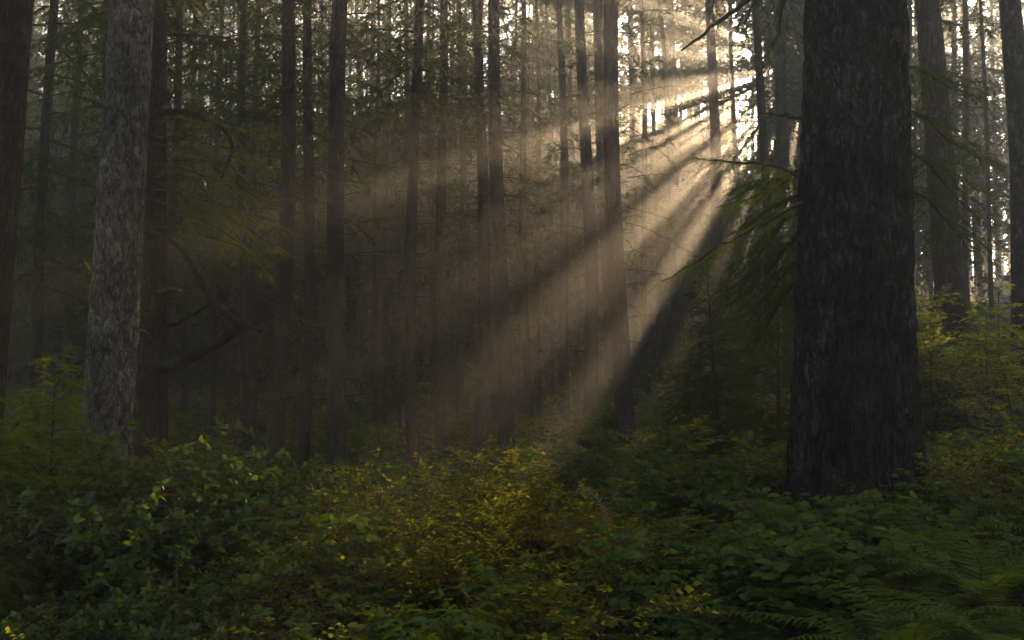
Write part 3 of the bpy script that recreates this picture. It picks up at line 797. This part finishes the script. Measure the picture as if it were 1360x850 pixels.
ur = np.random.default_rng(77)
ME = {}
def meshes(key, mats, builders):
    ME[key] = [b.mesh(key, mats) for b in builders]
meshes('salal', [M_SALAL, M_STEM], [shrub_mb(ur, 1.0, .7, 22, 13, 9, LEAF_OVAL, .062, 1., .2, .55, .8) for _ in range(2)])
meshes('rhodo', [M_RHODO, M_STEM], [shrub_mb(ur, 1.5, 1.3, 62, 21, 12, LEAF_OVAL, .068, 1.05, .35, .55, .8, .014, True) for _ in range(2)])
meshes('huck', [M_HUCK, M_STEM], [shrub_mb(ur, 1.15, .62, 24, 18, 12, LEAF_SMALL, .038, 1.5, .22, .85, 1.2, .006) for _ in range(2)])
meshes('yshrub', [M_YSHRUB, M_STEM], [shrub_mb(ur, 1.8, .85, 14, 15, 10, LEAF_OVAL, .075, .9, .25, .5, .6, .012) for _ in range(2)])
meshes('fern', [M_FERN, M_STEM], [fern_mb(ur, 13, .85, 26, .15) for _ in range(2)])
meshes('yfern', [M_FERN_Y, M_STEM], [fern_mb(ur, 12, .85, 28, .17)])
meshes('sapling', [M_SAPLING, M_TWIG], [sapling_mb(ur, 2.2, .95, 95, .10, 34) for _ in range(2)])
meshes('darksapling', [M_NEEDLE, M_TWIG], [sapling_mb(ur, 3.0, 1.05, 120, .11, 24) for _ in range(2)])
meshes('bigleaf', [M_SALAL, M_STEM], [shrub_mb(ur, .55, .42, 20, 6, 6, LEAF_OVAL, .075, 1.15, .3, .6, .9, .006) for _ in range(2)])

KIND = {'salal': ('salal_shrub', 'shrub', 'foliage'), 'rhodo': ('rhododendron_bush', 'bush', 'foliage'), 'huck': ('huckleberry_shrub', 'shrub', 'foliage'),
        'yshrub': ('yellow_shrub', 'shrub', 'foliage'), 'fern': ('fern', 'fern', None), 'yfern': ('yellow_fern', 'fern', None), 'sapling': ('conifer_sapling', 'sapling', None),
        'darksapling': ('conifer_sapling', 'sapling', None), 'bigleaf': ('broadleaf_plant', 'plant', None)}
plant_no = 0
def plant(kind, px, d, label, s=1.0, group=None, dz=0., sz=None):
    global plant_no
    plant_no += 1
    r = np.random.default_rng(900 + plant_no)
    b = pix(px, 600, d); x, y = b[0], b[1]
    nm, cat, _ = KIND[kind]
    o = link(nm, ME[kind][r.integers(len(ME[kind]))], None, (x, y, gz(x, y) + dz))
    o.rotation_euler = (r.normal(0, .05), r.normal(0, .05), r.uniform(0, 6.28)); o.scale = (s, s, sz or s)
    o['label'] = label; o['category'] = cat
    if group: o['group'] = group
    return o

# lower left bush and its neighbours
plant('rhodo', 215, 6.6, 'big rounded dark bush with glossy leaves below the pale left trunk', .9)
plant('rhodo', 360, 7.6, 'right shoulder of dark glossy bushes with sunlit leaf tips', .75)
plant('rhodo', 75, 5.0, 'dark glossy bush at the lower left corner', .55)
plant('rhodo', 290, 5.2, 'low dark bush in front of the big rounded bush', .6)
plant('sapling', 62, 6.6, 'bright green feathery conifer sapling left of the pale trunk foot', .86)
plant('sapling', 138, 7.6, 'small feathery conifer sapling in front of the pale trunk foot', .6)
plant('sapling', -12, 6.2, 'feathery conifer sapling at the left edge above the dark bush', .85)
plant('fern', 90, 3.9, 'fern in deep shade at the bottom left corner', .7)
plant('fern', 260, 3.9, 'fern in deep shade at the bottom under the dark bush', .6)
# centre
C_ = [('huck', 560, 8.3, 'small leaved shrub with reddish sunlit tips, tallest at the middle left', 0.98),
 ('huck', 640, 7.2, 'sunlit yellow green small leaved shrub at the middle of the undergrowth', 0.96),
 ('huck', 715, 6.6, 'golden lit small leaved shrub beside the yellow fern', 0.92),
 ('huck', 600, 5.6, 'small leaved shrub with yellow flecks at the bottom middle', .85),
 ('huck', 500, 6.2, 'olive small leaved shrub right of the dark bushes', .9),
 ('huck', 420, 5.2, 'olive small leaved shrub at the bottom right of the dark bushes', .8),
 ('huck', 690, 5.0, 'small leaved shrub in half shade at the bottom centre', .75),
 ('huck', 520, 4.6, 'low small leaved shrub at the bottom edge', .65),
 ('huck', 480, 9.0, 'dim small leaved shrub at the foot of the lone straight dark trunk', .9),
 ('salal', 640, 10.5, 'broad leaved shrub behind the sunlit small leaved shrubs', .95),
 ('salal', 730, 10.0, 'broad leaved shrub in front of the close row of trunks', .9),
 ('salal', 560, 12.0, 'dim shrub at the foot of the slim grove trunks', .9),
 ('salal', 790, 12.5, 'dim shrub before the pale hazy trunk with flared foot', .9),
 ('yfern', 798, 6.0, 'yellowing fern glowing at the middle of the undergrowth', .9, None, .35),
 ('salal', 870, 8.2, 'sunlit broad leaved shrub right of the yellowing fern', 1.0),
 ('salal', 940, 7.4, 'broad leaved shrub left of the massive trunk, lit along its top', 1.05),
 ('salal', 1010, 8.4, 'broad leaved shrub tucked against the left side of the massive trunk', 1.0),
 ('salal', 900, 5.8, 'dark broad leaved shrub below the sunlit one', .85),
 ('salal', 1000, 5.6, 'dark broad leaved shrub in front of the massive trunk foot on the left', .8),
 ('salal', 830, 5.0, 'dark broad leaved shrub at the bottom right of centre', .7),
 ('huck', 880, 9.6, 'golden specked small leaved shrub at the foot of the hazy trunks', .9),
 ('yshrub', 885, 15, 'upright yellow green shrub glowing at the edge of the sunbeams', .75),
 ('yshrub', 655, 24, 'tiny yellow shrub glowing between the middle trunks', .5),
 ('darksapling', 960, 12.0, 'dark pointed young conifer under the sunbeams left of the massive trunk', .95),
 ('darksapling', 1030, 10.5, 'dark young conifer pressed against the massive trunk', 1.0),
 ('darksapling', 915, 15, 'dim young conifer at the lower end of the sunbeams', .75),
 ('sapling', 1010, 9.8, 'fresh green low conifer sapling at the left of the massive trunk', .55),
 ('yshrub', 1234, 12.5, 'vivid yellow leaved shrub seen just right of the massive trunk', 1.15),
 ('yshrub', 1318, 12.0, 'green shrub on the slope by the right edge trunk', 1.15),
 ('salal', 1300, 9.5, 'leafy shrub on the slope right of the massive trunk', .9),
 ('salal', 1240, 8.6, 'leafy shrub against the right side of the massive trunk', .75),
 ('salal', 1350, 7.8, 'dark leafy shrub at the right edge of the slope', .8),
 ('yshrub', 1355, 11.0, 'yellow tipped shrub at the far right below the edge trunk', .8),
 ('bigleaf', 1090, 6.0, 'large leaved plant at the foot of the massive trunk', 1.1, None, .1),
 ('bigleaf', 1170, 6.0, 'pale green large leaved plant on the right foot of the massive trunk', 1.1, None, .1),
 ('bigleaf', 1200, 6.8, 'large leaved plant climbing the right root of the massive trunk', 0.88, None, .06),
 ('bigleaf', 1110, 5.2, 'large leaved plant in the dark below the massive trunk', 1.1, None, .1),
 ('bigleaf', 1040, 5.1, 'dark large leaved plant left below the massive trunk', 0.88, None, .06),
 ('bigleaf', 680, 4.3, 'pale pointed large leaved plant at the bottom edge centre', 0.68, None, .06),
 ('bigleaf', 1150, 4.5, 'large leaved plant near the bottom edge under the massive trunk', 0.78, None, .06),
 ('salal', 1078, 6.35, 'small leafy shrub hiding the left foot of the massive trunk', .62),
 ('bigleaf', 1062, 5.9, 'large leaved plant against the left foot of the massive trunk', 1.05, None, .08),
 ('salal', 1338, 5.4, 'dark leafy shrub at the right edge above the corner fern', .6),
 ('fern', 1318, 5.2, 'small fern tucked between the right edge shrub and the spreading fern', .7, None, .2),
 ('salal', 1300, 6.4, 'low leafy shrub just behind the ferns at the right', .6),
 ('fern', 1235, 5.6, 'fern with one raised frond right of the massive trunk foot', .92, None, .28),
 ('fern', 1300, 4.7, 'spreading fern at the right edge', .92, None, .28),
 ('fern', 1200, 4.2, 'spreading fern at the bottom right', .92, None, .28),
 ('fern', 1340, 3.9, 'fern filling the bottom right corner', .92, None, .28),
 ('fern', 1060, 4.0, 'fern in deep shade at the bottom below the massive trunk', .8, None, .16),
 ('fern', 900, 3.9, 'fern with combed fronds at the bottom edge right of centre', .92, None, .28),
 ('fern', 980, 4.6, 'dark fern among the broad leaved shrubs', .8, None, .16),
 ('fern', 790, 4.4, 'dark fern at the bottom edge beneath the yellowing fern', .8, None, .16),
]
for k in C_: plant(*k)

# dry curled fern frond
def dead_frond():
    r = np.random.default_rng(4)
    pts = smooth_path([pix(812, 712, 5.8), pix(806, 690, 5.8), pix(797, 668, 5.8), pix(784, 653, 5.8), pix(770, 647, 5.8)], 20)
    b = pts[0].copy(); b[2] = gz(b[0], b[1]); root = np.array(b)
    pts = np.vstack([root[None], pts]) - root
    mb = MB(); tube(mb, pts, np.linspace(.006, .003, len(pts)), 4, 0)
    C = pts[3:]; tg = norm(np.gradient(C, axis=0)); sd = norm(np.cross(tg, [0, 1.0, 0]))
    for sg in (1, -1):
        scatter(mb, *PINNA, C, norm(sd * sg + tg * .5 + r.normal(0, .3, C.shape)), norm(np.array([[0, -1., 0]]) + r.normal(0, .5, C.shape)), .045 * r.uniform(.6, 1.2, len(C)), .03, m=0)
    o = link('dead_fern_frond', mb.mesh('dead_fern_frond', [M_DEADFROND]), None, root)
    o['label'] = 'dry brown curled fern frond arching above the yellowing fern'; o['category'] = 'frond'
dead_frond()

def dry_stalk(px0, y0, px1, y1, d, label, seed):
    r = np.random.default_rng(seed)
    top = pix(px1, y1, d); b = pix(px0, y0, d); root = np.array([b[0], b[1], gz(b[0], b[1])])
    P = smooth_path([root, b, b * .45 + top * .55 + r.normal(0, .015, 3), top], 14) - root
    mb = MB(); tube(mb, P, np.linspace(.007, .0025, 14), 5, 0)
    for k in range(9):
        i = r.integers(5, 13); q = P[i] + np.array([r.normal(0, .06), r.normal(0, .05), r.uniform(.02, .09)])
        tube(mb, np.array([P[i], (P[i] + q) / 2 + r.normal(0, .006, 3), q]), [.003, .0022, .0015], 3, 0)
        scatter(mb, *LEAF_SMALL, q[None].repeat(3, 0), r.normal(0, 1, (3, 3)), r.normal(0, 1, (3, 3)), .03, m=0)
    o = link('dry_stalk', mb.mesh('dry_stalk', [M_DEADFROND]), None, root)
    o['label'] = label; o['category'] = 'stalk'
dry_stalk(738, 745, 733, 668, 6.4, 'pale dry branching stalk standing left of the yellowing fern', 3)
dry_stalk(742, 770, 752, 690, 6.0, 'shorter pale dry stalk in front of the yellowing fern', 5)
dry_stalk(556, 690, 590, 640, 8.0, 'dry reddish stalk above the tallest small leaved shrub', 7)

# uncountable ground cover
def ground_cover():
    r = np.random.default_rng(55)
    near, far = [], []
    def fern_p(*a):
        f = fern_mb(r, *a); f.TM = [np.where(t == 0, 3, t) for t in f.TM]; f.QM = [np.full(len(t), 2) for t in f.QM]
        return f
    for kind in range(2):
        near.append(shrub_mb(r, .65, .45, 10, 11, 9, LEAF_OVAL, .05, 1.0, .15, .55, .8, .005, m_l=0, m_s=2))
        near.append(shrub_mb(r, .75, .45, 11, 12, 11, LEAF_SMALL, .034, 1.3, .15, .5, .8, .005, m_l=1, m_s=2))
        near.append(fern_p(9, .7, 22, .16))
        far.append(shrub_mb(r, .65, .5, 8, 8, 7, LEAF_SMALL, .085, 1.4, .2, .5, .7, .006, m_l=0, m_s=2))
        far.append(shrub_mb(r, .6, .45, 8, 8, 8, LEAF_SMALL, .065, 1.3, .2, .5, .7, .006, m_l=1, m_s=2))
    far.append(fern_p(8, .7, 10, .22))
    mb = MB()
    N = 3000
    d = 3.0 + 40 * r.random(N) ** 1.5
    px = r.uniform(-120, 1480, N)
    X = (px - 680) / F * d; Y = d
    Z = ground_z(X, Y)
    keep = (X - bx) ** 2 + (Y - by) ** 2 > .45
    hum = vnoise(np.stack([X * .7, Y * .7, X * 0], 1), 31)
    for x, y, z, dd, h in zip(X[keep], Y[keep], Z[keep], d[keep], hum[keep]):
        P = near if dd < 9.5 else far
        k = r.integers(len(P)); a = r.uniform(0, 6.28); s = r.uniform(.55, 1.1) * (1 + dd / 60) * (.6 + .8 * h)
        cl = 680 + x / dd * F
        if dd < 6.6 and cl > 850: s *= .5
        elif dd < 7.5 and cl < 420: s *= .65
        elif 6.0 < dd < 13 and 480 < cl < 900: s *= .6
        M = np.eye(4); M[:2, :2] = s * np.array([[math.cos(a), -math.sin(a)], [math.sin(a), math.cos(a)]]); M[2, 2] = s * r.uniform(.7, 1.3)
        M[:3, 3] = (x, y, z)
        mb.merge(P[k], M)
    print('ground_cover', sum(len(t) for t in mb.T))
    o = link('ground_cover', mb.mesh('ground_cover', [M_SALAL, M_HUCK, M_STEM, M_FERN]))
    o['kind'] = 'stuff'; o['label'] = 'tangled low leafy undergrowth covering the forest floor'; o['category'] = 'undergrowth'
ground_cover()

# ================================================================== AIR
def haze():
    x0, x1, y0, y1, z0, z1 = X0 - 1, X1 + 1, Y0 - 1, Y1 + 1, -3.0, 40.0
    V = [(x, y, z) for z in (z0, z1) for y in (y0, y1) for x in (x0, x1)]
    Q = [(0, 2, 3, 1), (4, 5, 7, 6), (0, 1, 5, 4), (2, 6, 7, 3), (0, 4, 6, 2), (1, 3, 7, 5)]
    m, nt, out = newmat('haze_air')
    v = nt.nodes.new('ShaderNodeVolumePrincipled')
    v.inputs['Color'].default_value = (.95, .95, .94, 1)
    v.inputs['Density'].default_value = HAZE_D
    v.inputs['Anisotropy'].default_value = HAZE_G
    nt.links.new(v.outputs[0], out.inputs['Volume'])
    mb = MB(); mb.add(V, Q=Q)
    o = link('haze', mb.mesh('haze', [m], False)); o['kind'] = 'stuff'
    o['label'] = 'pale morning mist hanging through the forest'; o['category'] = 'mist'
HAZE_D, HAZE_G = .0069, .74
haze()

# ================================================================== LIGHT, SKY, CAMERA
el = math.asin(sdir[2]); az = math.atan2(sdir[0], sdir[1])
sun = bpy.data.lights.new('sun', 'SUN'); sun.energy = 5.0; sun.angle = math.radians(.5); sun.color = (1.0, .70, .40)
so = bpy.data.objects.new('sun', sun); COL.objects.link(so)
so.rotation_euler = Vector(sdir).to_track_quat('Z', 'Y').to_euler(); so.location = (20, 60, 40)
w = bpy.data.worlds.new('World'); scene.world = w; w.use_nodes = True
nt = w.node_tree
bg = nt.nodes['Background']
sk = nt.nodes.new('ShaderNodeTexSky'); sk.sky_type = 'NISHITA'; sk.sun_disc = False
sk.sun_elevation = el; sk.sun_rotation = az
sk.air_density = 1.0; sk.dust_density = 2.5; sk.ozone_density = .4
hs = nt.nodes.new('ShaderNodeHueSaturation'); hs.inputs['Saturation'].default_value = .35      # sky colour desaturated to take the blue cast off the fill light
nt.links.new(sk.outputs[0], hs.inputs['Color']); nt.links.new(hs.outputs[0], bg.inputs[0]); bg.inputs[1].default_value = .05

cam = bpy.data.cameras.new('camera'); cam.lens = 35; cam.sensor_width = 36; cam.clip_end = 500; cam.clip_start = .05
co = bpy.data.objects.new('camera', cam); COL.objects.link(co)
co.location = CAM; co.rotation_euler = (math.radians(90) + TILT, 0, 0)
scene.camera = co

scene.view_settings.view_transform = 'Standard'; scene.view_settings.look = 'None'
scene.view_settings.exposure = 2.62; scene.view_settings.gamma = 1
cy = scene.cycles
cy.max_bounces = 5; cy.diffuse_bounces = 3; cy.glossy_bounces = 1; cy.transmission_bounces = 3; cy.volume_bounces = 0
cy.transparent_max_bounces = 4
cy.use_denoising = True
try:
    cy.denoiser = 'OPENIMAGEDENOISE'; cy.denoising_input_passes = 'RGB_ALBEDO_NORMAL'
except Exception as e: print('denoiser', e)
cy.sample_clamp_indirect = 4.0
cy.use_adaptive_sampling = False
